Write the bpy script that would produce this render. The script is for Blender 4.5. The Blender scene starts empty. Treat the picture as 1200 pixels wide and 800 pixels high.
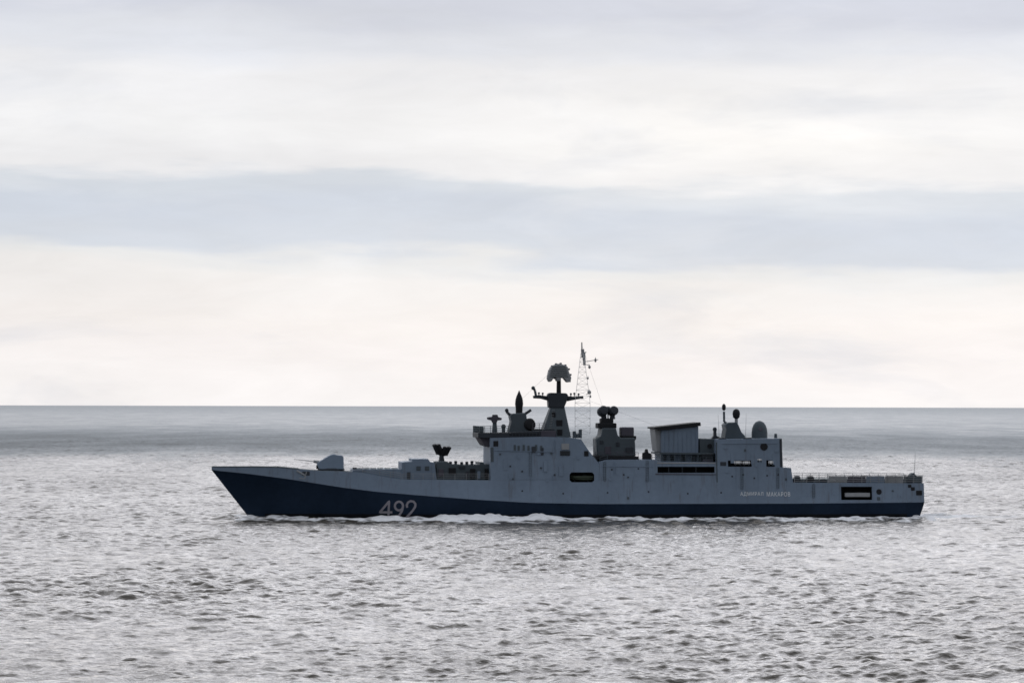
import bpy, bmesh, math, random
import numpy as np
from mathutils import Vector, Matrix, noise as mnoise

R = math.radians
random.seed(7)
scene = bpy.context.scene

# ------------------------------------------------------------------ camera
W_, H_ = 1200.0, 800.0
FPX = 3350.0                       # focal length in pixels of the photograph
CAM_H = 19.6
ROLL = 3.0 / 1200.0
PITCH = math.atan(75.5 / FPX)
cam_d = bpy.data.cameras.new("camera")
cam = bpy.data.objects.new("camera", cam_d)
scene.collection.objects.link(cam)
scene.camera = cam
cam_d.sensor_width = 36.0
cam_d.sensor_fit = 'HORIZONTAL'
cam_d.lens = 36.0 * FPX / W_
cam_d.clip_start = 1.0
cam_d.clip_end = 300000.0
CF = Vector((0, math.cos(PITCH), math.sin(PITCH)))
CU0 = Vector((0, -math.sin(PITCH), math.cos(PITCH)))
CR0 = Vector((1, 0, 0))
CR = CR0 * math.cos(ROLL) + CU0 * math.sin(ROLL)
CU = CU0 * math.cos(ROLL) - CR0 * math.sin(ROLL)
m = Matrix((CR, CU, -CF)).transposed().to_4x4()
m.translation = Vector((0, 0, CAM_H))
cam.matrix_world = m

# ------------------------------------------------------------------ world
SUN_EL, SUN_AZ = 27.0, 4.0
sdir = Vector((math.sin(R(SUN_AZ)) * math.cos(R(SUN_EL)), math.cos(R(SUN_AZ)) * math.cos(R(SUN_EL)), math.sin(R(SUN_EL))))
world = bpy.data.worlds.new("World")
scene.world = world
world.use_nodes = True


class NT:
    def __init__(s, tree):
        s.t = tree

    def n(s, kind, **kw):
        nd = s.t.nodes.new(kind)
        for k, v in kw.items():
            setattr(nd, k, v)
        return nd

    def link(s, a, b):
        s.t.links.new(a, b)

    def put(s, sock, v):
        if isinstance(v, bpy.types.NodeSocket):
            s.t.links.new(v, sock)
        else:
            sock.default_value = v

    def math(s, op, a, b=0.0, c=None, clamp=False):
        nd = s.n('ShaderNodeMath', operation=op)
        nd.use_clamp = clamp
        s.put(nd.inputs[0], a)
        s.put(nd.inputs[1], b)
        if c is not None:
            s.put(nd.inputs[2], c)
        return nd.outputs[0]

    def remap(s, v, a, b, c, d, smooth=False):
        nd = s.n('ShaderNodeMapRange')
        nd.clamp = True
        if smooth:
            nd.interpolation_type = 'SMOOTHSTEP'
        s.put(nd.inputs[0], v)
        for i, q in enumerate((a, b, c, d)):
            s.put(nd.inputs[i + 1], q)
        return nd.outputs[0]

    def noise(s, vec, scale, detail=3.0, rough=0.5, dist=0.0):
        nd = s.n('ShaderNodeTexNoise')
        s.put(nd.inputs['Vector'], vec)
        nd.inputs['Scale'].default_value = scale
        nd.inputs['Detail'].default_value = detail
        nd.inputs['Roughness'].default_value = rough
        nd.inputs['Distortion'].default_value = dist
        return nd.outputs['Fac']

    def xyz(s, x, y, z):
        nd = s.n('ShaderNodeCombineXYZ')
        for i, q in enumerate((x, y, z)):
            s.put(nd.inputs[i], q)
        return nd.outputs[0]

    def mix(s, f, a, b, typ='MIX'):
        nd = s.n('ShaderNodeMix', data_type='RGBA', blend_type=typ)
        s.put(nd.inputs['Factor'], f)
        s.put(nd.inputs['A'], a)
        s.put(nd.inputs['B'], b)
        return nd.outputs['Result']


def lin(c):
    r = []
    for v in c:
        v /= 255.0
        r.append(v / 12.92 if v <= 0.04045 else ((v + 0.055) / 1.055) ** 2.4)
    return tuple(r) + (1.0,)


wt = NT(world.node_tree)
world.node_tree.nodes.clear()
out = wt.n('ShaderNodeOutputWorld')
tc = wt.n('ShaderNodeTexCoord')
sep = wt.n('ShaderNodeSeparateXYZ')
wt.link(tc.outputs['Generated'], sep.inputs[0])
X, Y, Z = sep.outputs
el0 = wt.math('MULTIPLY', wt.math('ARCSINE', Z), 57.2958)
el = wt.math('MULTIPLY', el0, FPX / 4690.0)
az = wt.math('MULTIPLY', wt.math('ARCTAN2', X, Y), 57.2958 * FPX / 4690.0)
cv = wt.xyz(wt.math('MULTIPLY', az, 0.17), wt.math('MULTIPLY', el, 0.9), 3.7)
n1 = wt.noise(cv, 1.0, 4.0, 0.5)
cv2 = wt.xyz(wt.math('MULTIPLY', az, 0.30), wt.math('MULTIPLY', el, 1.9), 11.2)
n2 = wt.noise(cv2, 1.0, 4.0, 0.55)
cv3 = wt.xyz(wt.math('MULTIPLY', az, 0.10), wt.math('MULTIPLY', el, 0.30), 27.2)
n3 = wt.noise(cv3, 1.0, 3.0, 0.5)
ew = wt.math('ADD', el, wt.math('MULTIPLY', wt.math('SUBTRACT', n1, 0.5), 0.85))
ew = wt.math('ADD', ew, wt.math('MULTIPLY', wt.math('SUBTRACT', n2, 0.5), 0.7))
ew = wt.math('ADD', ew, wt.math('MULTIPLY', az, 0.020))
ramp = wt.n('ShaderNodeValToRGB')
wt.put(ramp.inputs[0], wt.math('DIVIDE', ew, 8.0, clamp=True))
stops = [(-0.1, (249, 247, 248)), (0.8, (248, 245, 246)), (1.25, (246, 243, 243)), (1.75, (241, 240, 241)), (1.98, (232, 234, 237)),
         (2.2, (209, 217, 229)), (2.7, (204, 213, 227)), (3.08, (209, 217, 228)),
         (3.30, (234, 235, 239)), (3.9, (241, 242, 245)), (4.7, (238, 239, 243)), (5.15, (224, 228, 237)),
         (5.6, (208, 213, 226)), (6.4, (203, 209, 223)), (8.0, (221, 226, 236))]
cr = ramp.color_ramp
while len(cr.elements) > 1:
    cr.elements.remove(cr.elements[-1])
cr.elements[0].position = 0.0
cr.elements[0].color = lin(stops[0][1])
for e_, c_ in stops[1:]:
    k = cr.elements.new(e_ / 8.0)
    k.color = lin(c_)
cr.interpolation = 'EASE'
# lighter veil to the right of the middle, at about 3.7 degrees
ga = wt.math('DIVIDE', wt.math('SUBTRACT', az, 3.6), 3.6)
ge = wt.math('DIVIDE', wt.math('SUBTRACT', ew, 3.85), 0.62)
gg = wt.math('EXPONENT', wt.math('MULTIPLY', wt.math('ADD', wt.math('MULTIPLY', ga, ga), wt.math('MULTIPLY', ge, ge)), -1.0))
sky_c = wt.mix(wt.math('MULTIPLY', gg, 0.95), ramp.outputs[0], lin((254, 253, 253)))
br = wt.remap(n3, 0.30, 0.70, 0.93, 1.05)
br = wt.math('MULTIPLY', br, wt.remap(n2, 0.3, 0.7, 0.965, 1.03))
n4 = wt.noise(wt.xyz(wt.math('MULTIPLY', az, 0.55), wt.math('MULTIPLY', el, 2.1), 41.0), 1.0, 6.0, 0.62, 0.6)
br = wt.math('MULTIPLY', br, wt.remap(n4, 0.3, 0.7, 0.965, 1.03))
n5 = wt.noise(wt.xyz(wt.math('MULTIPLY', az, 0.22), wt.math('MULTIPLY', el, 0.85), 71.0), 1.0, 5.0, 0.55, 0.4)
veil = wt.remap(n5, 0.53, 0.72, 0.0, 0.55)
sky_c = wt.mix(veil, sky_c, lin((214, 219, 229)))
veil2 = wt.remap(n5, 0.30, 0.44, 0.25, 0.0)
sky_c = wt.mix(veil2, sky_c, lin((246, 246, 248)))
dot = wt.n('ShaderNodeVectorMath', operation='DOT_PRODUCT')
wt.link(tc.outputs['Generated'], dot.inputs[0])
dot.inputs[1].default_value = sdir
ds = dot.outputs['Value']
SKY_BACK = 0.48
amb = wt.remap(ds, -0.6, 0.75, SKY_BACK, 1.0, smooth=True)
br = wt.math('MULTIPLY', br, amb)
glow = wt.math('POWER', wt.math('MAXIMUM', ds, 0.0), 34.0)
glow = wt.math('MULTIPLY', glow, wt.remap(el0, 9.0, 18.0, 0.0, 1.0, smooth=True))
GLOW = 1.35
glow = wt.math('MULTIPLY', glow, GLOW)
glow = wt.math('MULTIPLY', glow, wt.remap(wt.noise(wt.xyz(wt.math('MULTIPLY', az, 0.05), wt.math('MULTIPLY', el, 0.14), 5.0), 1.0, 4.0), 0.3, 0.7, 0.45, 1.5))
bri = wt.math('ADD', br, glow)
vm = wt.n('ShaderNodeVectorMath', operation='SCALE')
wt.link(sky_c, vm.inputs[0])
wt.link(bri, vm.inputs['Scale'])
bg_c = wt.n('ShaderNodeBackground')
wt.link(vm.outputs[0], bg_c.inputs[0])
bg_c.inputs[1].default_value = 1.0
nish = wt.n('ShaderNodeTexSky', sky_type='NISHITA')
nish.sun_disc = False
nish.sun_elevation = R(SUN_EL)
nish.sun_rotation = R(SUN_AZ)
nish.altitude = 20
nish.dust_density = 2.0
bg_n = wt.n('ShaderNodeBackground')
wt.link(nish.outputs[0], bg_n.inputs[0])
bg_n.inputs[1].default_value = 0.08
mixs = wt.n('ShaderNodeMixShader')
mixs.inputs[0].default_value = 0.96
wt.link(bg_n.outputs[0], mixs.inputs[1])
wt.link(bg_c.outputs[0], mixs.inputs[2])
wt.link(mixs.outputs[0], out.inputs[0])
try:
    world.cycles.sampling_method = 'MANUAL'
    world.cycles.sample_map_resolution = 1024
except Exception:
    pass

sun_d = bpy.data.lights.new("sun", 'SUN')
sun_d.energy = 0.5
sun_d.angle = R(60)
sun_d.color = (1.0, 0.96, 0.9)
sun = bpy.data.objects.new("sun", sun_d)
scene.collection.objects.link(sun)
sun.rotation_euler = (-sdir).to_track_quat('-Z', 'Y').to_euler()
sun.location = (0, 0, 300)

scene.view_settings.view_transform = 'Standard'
scene.view_settings.look = 'None'
scene.view_settings.exposure = 0.0
scene.view_settings.gamma = 1.0
scene.view_settings.use_curve_mapping = False
scene.cycles.filter_width = 1.6
scene.cycles.max_bounces = 5
scene.cycles.caustics_reflective = False
scene.cycles.caustics_refractive = False

# ------------------------------------------------------------------ ship frame
D0 = 500.0
YAW = R(6.0)
ROOT = Vector((0, 0, 0))
CA, SA = math.cos(YAW), math.sin(YAW)


def ray(px, py):
    u = (px - 600.0) / FPX
    v = (400.0 - py) / FPX
    return CF + CR * u + CU * v


def hit(px, py, t, root):
    """pixel and offset t (metres, towards the camera) from the ship's centreline -> (along, up)"""
    d = ray(px, py)
    n = Vector((-SA, CA, 0))
    k = (n.dot(root) - t - n.dot(Vector((0, 0, CAM_H)))) / n.dot(d)
    p = Vector((0, 0, CAM_H)) + d * k
    q = p - root
    return q.x * CA + q.y * SA, p.z


# midship point: centre of the length in the picture
r0 = Vector((0, D0, 0))
a0, _ = hit(248, 549, 0, r0)
a1, _ = hit(1083, 570, 6.6, r0)
mid = (a0 + a1) / 2
ROOT = r0 + Vector((CA, SA, 0)) * mid
LEN = a1 - a0
print("ship length", LEN, "root", ROOT)


def S(px, py, t=0.0):
    s, z = hit(px, py, t, ROOT)
    return s, z                      # s measured from midships, bow negative


def to_world(s, t, z):
    return Vector((ROOT.x + s * CA + t * SA, ROOT.y + s * SA - t * CA, z))


# ------------------------------------------------------------------ materials
MATS = {}


def paint(name, col, rough=0.5, var=0.12, scale=0.35, streak=0.0, metal=0.0):
    mt = bpy.data.materials.new(name)
    mt.use_nodes = True
    t = NT(mt.node_tree)
    b = mt.node_tree.nodes['Principled BSDF']
    co = t.n('ShaderNodeTexCoord').outputs['Object']
    mp = t.n('ShaderNodeMapping')
    mp.inputs['Scale'].default_value = (1.0, 1.0, 0.35)
    t.link(co, mp.inputs[0])
    a = t.noise(mp.outputs[0], scale, 5.0, 0.6)
    c = t.noise(co, scale * 9, 3.0, 0.6)
    f = t.math('ADD', t.math('MULTIPLY', a, 0.7), t.math('MULTIPLY', c, 0.3))
    f = t.remap(f, 0.3, 0.7, 0.0, 1.0)
    lo = tuple(v * (1 - var) for v in col) + (1,)
    hi = tuple(min(1, v * (1 + var)) for v in col) + (1,)
    cc = t.mix(f, lo, hi)
    if streak:
        mp2 = t.n('ShaderNodeMapping')
        mp2.inputs['Scale'].default_value = (1.2, 1.2, 0.06)
        t.link(co, mp2.inputs[0])
        st = t.noise(mp2.outputs[0], 1.3, 4.0, 0.65)
        st = t.remap(st, 0.56, 0.75, 0.0, streak)
        cc = t.mix(st, cc, (0.10, 0.075, 0.06, 1))
    t.link(cc, b.inputs['Base Color'])
    b.inputs['Roughness'].default_value = rough
    b.inputs['Metallic'].default_value = metal
    if 'Specular IOR Level' in b.inputs:
        b.inputs['Specular IOR Level'].default_value = 0.06 if name in ('lower_hull_shade', 'boot_topping') else 0.3
    MATS[name] = mt
    return mt


paint('side_grey_paint', (0.190, 0.246, 0.322), 0.55, 0.16, 0.12, 0.5)
paint('lower_hull_shade', (0.014, 0.026, 0.048), 0.5, 0.25, 0.15)  # grey hull below the knuckle: shade of the flare put into the colour
paint('boot_topping', (0.012, 0.013, 0.015), 0.5, 0.3, 0.5)
paint('deck_paint', (0.10, 0.12, 0.13), 0.8, 0.15, 0.3)
paint('mast_grey', (0.075, 0.095, 0.11), 0.6, 0.15, 0.5)
paint('dark_grey', (0.035, 0.042, 0.052), 0.6, 0.2, 0.6)
paint('black_and_bay_shade', (0.012, 0.013, 0.016), 0.7, 0.2, 0.6)  # black fittings, and the shade painted inside the cut bays
paint('purple_grey', (0.085, 0.080, 0.10), 0.7, 0.15, 0.6)
paint('light_grey', (0.32, 0.33, 0.34), 0.6, 0.1, 0.6)
paint('pale_rigging', (0.80, 0.80, 0.79), 0.6, 0.1, 0.6)
paint('white_paint', (0.78, 0.78, 0.77), 0.5, 0.05, 0.6)
paint('number_paint', (0.31, 0.29, 0.32), 0.6, 0.22, 0.5)
paint('name_paint', (0.85, 0.87, 0.88), 0.6, 0.05, 0.5)
paint('boat_green', (0.16, 0.20, 0.15), 0.6, 0.15, 0.6)
paint('glass_dark', (0.012, 0.016, 0.022), 0.12, 0.1, 0.6)


# ------------------------------------------------------------------ mesh builder (ship frame: s aft, t to port, z up)
def v3(s, t, z):
    return Vector((s, -t, z))


class MB:
    def __init__(self):
        self.bm = bmesh.new()

    def poly(self, vs, fs, mi=0):
        bv = [self.bm.verts.new(v) for v in vs]
        for f in fs:
            try:
                fc = self.bm.faces.new([bv[i] for i in f])
                fc.material_index = mi
            except ValueError:
                pass
        return bv

    def prism(self, pts, t0, t1, taper=None):
        """outline pts (s,z), extruded from t0 to t1; t0/t1 may be functions of (s,z)"""
        f0 = t0 if callable(t0) else (lambda s, z: t0)
        f1 = t1 if callable(t1) else (lambda s, z: t1)
        n = len(pts)
        vs = [v3(s, f0(s, z), z) for s, z in pts] + [v3(s, f1(s, z), z) for s, z in pts]
        fs = [list(range(n)), list(range(2 * n - 1, n - 1, -1))]
        for i in range(n):
            j = (i + 1) % n
            fs.append([i, i + n, j + n, j])
        self.poly(vs, fs)
        return self

    def box(self, s0, s1, t0, t1, z0, z1):
        return self.prism([(s0, z0), (s1, z0), (s1, z1), (s0, z1)], t0, t1)

    def tube(self, a, b, r0, r1=None, n=8):
        r1 = r0 if r1 is None else r1
        a, b = v3(*a), v3(*b)
        d = (b - a)
        if d.length < 1e-6:
            return self
        q = d.to_track_quat('Z', 'Y')
        vs = []
        for p, r in ((a, r0), (b, r1)):
            for i in range(n):
                an = 2 * math.pi * i / n
                vs.append(p + q @ Vector((r * math.cos(an), r * math.sin(an), 0)))
        fs = [[i, (i + 1) % n, (i + 1) % n + n, i + n] for i in range(n)]
        fs += [list(range(n - 1, -1, -1)), list(range(n, 2 * n))]
        self.poly(vs, fs)
        return self

    def path(self, pts, r, n=6):
        for a, b in zip(pts[:-1], pts[1:]):
            self.tube(a, b, r, n=n)
        return self

    def lathe(self, c, prof, axis=(0, 0, 1), n=18):
        """prof: list of (radius, height along axis) from centre c (s,t,z)"""
        q = v3(*axis).to_track_quat('Z', 'Y')
        o = v3(*c)
        rings = []
        vs, fs = [], []
        for r, h in prof:
            for i in range(n):
                an = 2 * math.pi * i / n
                vs.append(o + q @ Vector((max(r, 1e-3) * math.cos(an), max(r, 1e-3) * math.sin(an), h)))
        for k in range(len(prof) - 1):
            for i in range(n):
                j = (i + 1) % n
                fs.append([k * n + i, k * n + j, (k + 1) * n + j, (k + 1) * n + i])
        fs.append(list(range(n - 1, -1, -1)))
        fs.append(list(range((len(prof) - 1) * n, len(prof) * n)))
        self.poly(vs, fs)
        return self

    def ball(self, c, r, sz=1.0, n=14):
        prof = [(r * math.sin(math.pi * k / n), -r * sz * math.cos(math.pi * k / n)) for k in range(n + 1)]
        return self.lathe(c, prof, n=16)

    def done(self, name, mats, parent=None, bevel=0.0, smooth=35, label=None):
        bmesh.ops.recalc_face_normals(self.bm, faces=self.bm.faces)
        if bevel:
            es = [e for e in self.bm.edges if e.is_manifold and e.calc_face_angle(0) > 0.5]
            try:
                bmesh.ops.bevel(self.bm, geom=es, offset=bevel, segments=1, affect='EDGES', clamp_overlap=True)
            except Exception:
                pass
        me = bpy.data.meshes.new(name)
        self.bm.to_mesh(me)
        self.bm.free()
        if isinstance(mats, str):
            mats = [mats]
        for mm in mats:
            me.materials.append(MATS[mm])
        for p in me.polygons:
            p.use_smooth = True
        try:
            me.set_sharp_from_angle(angle=R(smooth))
        except Exception:
            pass
        o = bpy.data.objects.new(name, me)
        scene.collection.objects.link(o)
        if parent:
            o.parent = parent
        if label:
            o['label'] = label
        return o


def tag(o, label=None, cat=None, group=None, kind=None):
    if label:
        o['label'] = label
    if cat:
        o['category'] = cat
    if group:
        o['group'] = group
    if kind:
        o['kind'] = kind
    return o


def sm(a, b, x):
    x = max(0.0, min(1.0, (x - a) / (b - a)))
    return x * x * (3 - 2 * x)


def interp(tab, x):
    if x <= tab[0][0]:
        return tab[0][1]
    for (a, b), (c, d) in zip(tab[:-1], tab[1:]):
        if x <= c:
            return b + (d - b) * (x - a) / (c - a)
    return tab[-1][1]


ship = bpy.data.objects.new('warship', None)
scene.collection.objects.link(ship)
ship.location = ROOT
ship.rotation_euler = (0, 0, YAW)
tag(ship, 'grey naval frigate with masts and dark lower hull sailing left across the sea', 'warship')

# ------------------------------------------------------------------ hull
HL = LEN / 2
KMAX = 7.6
# breadth of knuckle against distance from the bow
KB = [(0, .15), (3, 1.0), (8, 2.2), (15, 3.7), (24, 5.2), (34, 6.4), (45, 7.2), (55, 7.6), (105, 7.6), (116, 7.3), (130, 7.0)]
WB = [(0, 0), (5.5, 0.0), (7, .12), (12, 0.75), (20, 1.9), (30, 3.5), (40, 4.9), (52, 6.3), (64, 6.9), (100, 6.9), (114, 6.4), (130, 5.8)]
TUM = 0.115


def kb(s):
    return interp(KB, s + HL)


def wb(s):
    return interp(WB, s + HL)


def kz_from_px():
    pts = []
    for px, py in [(250, 550.5), (290, 554.5), (340, 561), (400, 570.5), (440, 575.5), (500, 580.5), (560, 585), (620, 588.5), (700, 590), (930, 589.5), (1083, 588)]:
        t = 0
        for _ in range(3):
            s, z = S(px, py, t)
            t = kb(s)
        pts.append((s, z))
    return pts


def tside(s, z):
    return kb(s) - (z - interp(KZ, s)) * TUM


KZ = kz_from_px()


def on_side(px, py):
    t = 7.0
    for _ in range(5):
        s, z = S(px, py, t)
        t = tside(s, z)
    return s, z


SHEER = []
for px, py in [(248, 546.5), (300, 546.8), (330, 547.3), (345, 549), (372, 551.3), (400, 552), (425, 553.5), (445, 557.5), (470, 561.5), (575, 562.5), (700, 563), (930, 565), (1083, 566)]:
    SHEER.append(on_side(px, py))


def sheer(s):
    return interp(SHEER, s)


# stem line
sW, _ = S(293, 605, 0)
STEMZ = interp(KZ, -HL)


def lower_b(s, z):
    """half breadth below the knuckle"""
    kz = interp(KZ, s)
    d = s + HL
    zl = -1.5
    if d < sW + HL + 2.2:
        zl = max(-1.5, STEMZ * (1 - d / (sW + HL)))
    bl = wb(s) * 0.93 if zl <= -1.49 else 0.0
    u = max(0.0, min(1.0, (z - zl) / max(kz - zl, 1e-3)))
    p = 1.0 + 0.55 * (1 - sm(10, 60, d))
    return bl + (kb(s) - bl) * u ** p, zl, kz


def make_hull():
    bm = bmesh.new()
    ds = [0, .25, .6, 1, 1.6, 2.3, 3, 4, 5, 6, 7, 8, 9, 10, 12]
    d = 14
    while d < LEN - 2.5:
        ds.append(d)
        d += 2.0
    ds += [LEN - 2.0, LEN - 1.0, LEN - .35, LEN - 0.1]
    NU = 8
    rows = []
    for d in ds:
        s = -HL + d
        ring = []
        _, zl, kz = lower_b(s, 0)
        dz = sheer(s)
        for side in (1, -1):
            pts = []
            for k in range(NU + 1):
                z = zl + (kz - zl) * k / NU
                b = lower_b(s, z)[0]
                sc = s
                # transom counter: lower part is drawn forward
                if d > LEN - 2.5:
                    sc = s - 1.3 * (1 - k / NU) ** 1.3 * sm(LEN - 2.5, LEN - .1, d)
                pts.append((sc, max(b, .02) * side, z))
            for k in range(1, 4):
                z = kz + (dz - kz) * k / 3
                pts.append((s, max(.1, tside(s, z)) * side, z))
            ring.append(pts)
        allp = ring[1][::-1] + ring[0]      # starboard deck -> keel -> port deck
        rows.append([bm.verts.new(v3(*p)) for p in allp])
    n = len(rows[0])
    half = n // 2
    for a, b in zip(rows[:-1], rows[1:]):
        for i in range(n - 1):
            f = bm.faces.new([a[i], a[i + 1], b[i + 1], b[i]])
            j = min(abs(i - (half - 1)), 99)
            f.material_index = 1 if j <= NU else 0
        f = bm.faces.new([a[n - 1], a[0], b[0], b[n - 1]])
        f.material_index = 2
    bm.faces.new(rows[0])
    f = bm.faces.new(rows[-1][::-1])
    bmesh.ops.recalc_face_normals(bm, faces=bm.faces)
    mb = MB()
    mb.bm.free()
    mb.bm = bm
    return mb.done('hull', ['side_grey_paint', 'lower_hull_shade', 'deck_paint'], ship, smooth=14)


hull = make_hull()


def side_block(pxs, t_in=None):
    """polygon given in pixels on the ship's sloping port side -> outline in (s,z)"""
    return [on_side(a, b) for a, b in pxs]


def block(name, pxs, mat, inset=0.0, bevel=0.0, parent=ship, label=None, zdrop=True):
    pts = []
    for a, b in pxs:
        t = 6.5 - inset
        for _ in range(5):
            s, z = S(a, b, t)
            t = tside(s, z) - inset
        pts.append((s, z))
    mb = MB()
    mb.prism(pts, lambda s, z: tside(s, z) - inset, lambda s, z: -(tside(s, z) - inset))
    return mb.done(name, mat, parent, bevel, label=label)


def pb(mb, x0, y0, x1, y1, tn, tf=None):
    """box whose near face (at t=tn) fills the pixel box; reaches back to tf"""
    tf = -tn if tf is None else tf
    s0, z0 = S(x0, y0, tn)
    s1, z1 = S(x1, y1, tn)
    return mb.box(s0, s1, tn, tf, z1, z0)


def pp(mb, pts, tn, tf=None, back=None):
    tf = -tn if tf is None else tf
    return mb.prism([S(a, b, tn) for a, b in pts], tn, tf)


def p3(px, py, t=0.0):
    s, z = S(px, py, t)
    return (s, t, z)


MPX = 1.0 / 6.69   # metres per photograph pixel at the ship


def cut(obj, cutters):
    for c in cutters:
        m_ = obj.modifiers.new('cut', 'BOOLEAN')
        m_.operation = 'DIFFERENCE'
        m_.solver = 'EXACT'
        m_.material_mode = 'TRANSFER'
        m_.object = c
    dg = bpy.context.evaluated_depsgraph_get()
    dg.update()
    me = bpy.data.meshes.new_from_object(obj.evaluated_get(dg))
    obj.modifiers.clear()
    for p in me.polygons:
        p.use_smooth = (obj.name == 'hull')
    me.set_sharp_from_angle(angle=R(14))
    obj.data = me


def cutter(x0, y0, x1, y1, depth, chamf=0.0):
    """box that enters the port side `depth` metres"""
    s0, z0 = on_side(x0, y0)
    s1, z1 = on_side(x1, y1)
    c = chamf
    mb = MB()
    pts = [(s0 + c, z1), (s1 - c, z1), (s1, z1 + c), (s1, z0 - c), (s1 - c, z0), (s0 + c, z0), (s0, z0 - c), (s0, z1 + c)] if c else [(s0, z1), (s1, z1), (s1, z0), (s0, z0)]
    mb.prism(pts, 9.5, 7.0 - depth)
    return mb.done('cutter', 'black_and_bay_shade', ship)  # bay interiors coloured black to stand for the shade inside


# ------------------------------------------------------------------ superstructure
# forward house under the bridge, flush with the side
fwd = block('forward_house', [(575, 566), (574.5, 513), (634, 511.5), (668, 512.5), (681, 514.5), (690, 528), (702, 543), (702, 566)], 'side_grey_paint', 0.02)
# middle house, long and low, carries the aft mast and the funnel
midh = block('middle_house', [(702.2, 566), (702.2, 541), (712, 538.6), (767, 538.4), (771, 540.5), (840, 541.5), (840, 566)], 'side_grey_paint', 0.02)
# hangar
hang = block('hangar', [(840.2, 566), (840.2, 514.5), (916, 513.5), (917.5, 547.5), (927, 548), (929.5, 566)], 'side_grey_paint', 0.02)

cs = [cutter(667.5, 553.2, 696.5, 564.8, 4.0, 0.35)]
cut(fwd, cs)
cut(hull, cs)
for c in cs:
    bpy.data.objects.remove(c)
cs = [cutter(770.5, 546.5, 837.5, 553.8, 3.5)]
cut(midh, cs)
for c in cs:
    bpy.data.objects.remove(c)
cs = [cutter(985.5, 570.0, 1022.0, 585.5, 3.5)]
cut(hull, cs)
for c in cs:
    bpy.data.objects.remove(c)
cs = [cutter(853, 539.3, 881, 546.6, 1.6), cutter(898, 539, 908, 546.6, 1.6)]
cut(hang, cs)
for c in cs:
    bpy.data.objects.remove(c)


def side_panel(name, x0, y0, x1, y1, mat, parent, proud=0.03, thick=0.05, label=None, below=False, inset=0.0):
    """thin plate following the ship's side"""
    s0, z0 = on_side(x0, y0)
    s1, z1 = on_side(x1, y1)
    mb = MB()
    mb.prism([(s0, z1), (s1, z1), (s1, z0), (s0, z0)], lambda s, z: tside(s, z) - inset + proud, lambda s, z: tside(s, z) - inset + proud - thick)
    return mb.done(name, mat, parent, label=label)


# knuckle rail, a slim half-round strake along the fold of the side
mb = MB()
pr = None
for i in range(0, 62):
    s = -HL + 0.6 + i * (LEN - 1.2) / 61
    q = (s, kb(s) + 0.01, interp(KZ, s))
    if pr:
        mb.tube(pr, q, 0.05, n=6)
    pr = q
mb.done('knuckle_strake', 'side_grey_paint', hull)

# boot topping: black band painted at the water, as a thin skin on the hull
mb = MB()
rows = []
for i in range(0, 60):
    d = sW + HL + 0.8 + i * (LEN - 3.0 - (sW + HL + 0.8)) / 59
    s = -HL + d
    r_ = []
    for z in (-0.6, 0.0, 0.45, 0.9):
        r_.append(v3(s, lower_b(s, z)[0] + 0.02, z))
    rows.append([mb.bm.verts.new(q) for q in r_])
for a, b in zip(rows[:-1], rows[1:]):
    for i in range(3):
        mb.bm.faces.new([a[i], b[i], b[i + 1], a[i + 1]])
mb.done('boot_topping', 'boot_topping', hull, smooth=30)


# ---- hull number 499 painted on the lower bow side
def ribbon_on_hull(mb, pts, w):
    """pts in pixels; flat ribbon of width w px laid on the flared side"""
    def hs(px, py):
        t = 3.0
        for _ in range(8):
            s, z = S(px, py, t)
            t = lower_b(s, z)[0]
        return v3(s, t + 0.035, z)
    # resample
    fine = []
    for (ax, ay), (bx_, by_) in zip(pts[:-1], pts[1:]):
        n = max(2, int(math.hypot(bx_ - ax, by_ - ay) / 1.2))
        for k in range(n):
            fine.append((ax + (bx_ - ax) * k / n, ay + (by_ - ay) * k / n))
    fine.append(pts[-1])
    L_, Rr = [], []
    for i, (x, y) in enumerate(fine):
        x0, y0 = fine[max(0, i - 1)]
        x1, y1 = fine[min(len(fine) - 1, i + 1)]
        dx, dy = x1 - x0, y1 - y0
        l = math.hypot(dx, dy) or 1
        nx, ny = -dy / l * w / 2, dx / l * w / 2
        L_.append(mb.bm.verts.new(hs(x + nx, y + ny)))
        Rr.append(mb.bm.verts.new(hs(x - nx, y - ny)))
    for i in range(len(fine) - 1):
        try:
            mb.bm.faces.new([L_[i], L_[i + 1], Rr[i + 1], Rr[i]])
        except ValueError:
            pass


def digit9(x, y, w, h, n=14):
    cx, cy, rx, ry = x + w * .5, y + h * .29, w * .40, h * .25
    pts = []
    for k in range(n + 1):
        a = R(20) - 2 * math.pi * k / n
        pts.append((cx + rx * math.cos(a), cy - ry * math.sin(a) * -1))
    tail = [(cx + rx, cy), (cx + rx * .75, cy + h * .28), (cx + rx * .1, cy + h * .52), (cx - rx * .75, cy + h * .69)]
    return [pts, tail]


num = [[(455.0, 607), (456.0, 587), (445, 600), (459.8, 600)]]
mb = MB()
ribbon_on_hull(mb, num[0], 2.6)
mb.done('hull_number_digit', 'number_paint', hull, smooth=60, label='white painted figure 4 on the dark bow')
mb = MB()
for p in digit9(461.5, 586.6, 12.0, 20.5):
    ribbon_on_hull(mb, p, 2.6)
mb.done('hull_number_digit', 'number_paint', hull, smooth=60, label='white painted figure 9 on the dark bow')
mb = MB()
two = [(477.2, 594.5), (476.6, 591.5), (478.0, 588.4), (481.0, 586.8), (484.6, 587.3), (486.8, 590.0), (486.6, 593.3), (484.0, 597.4), (480.0, 602.0), (475.6, 606.6)]
ribbon_on_hull(mb, two, 2.6)
ribbon_on_hull(mb, [(474.8, 606.3), (482, 606.0), (490.2, 605.2)], 2.6)
mb.done('hull_number_digit', 'number_paint', hull, smooth=60, label='white painted figure 2 on the dark bow')

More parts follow.
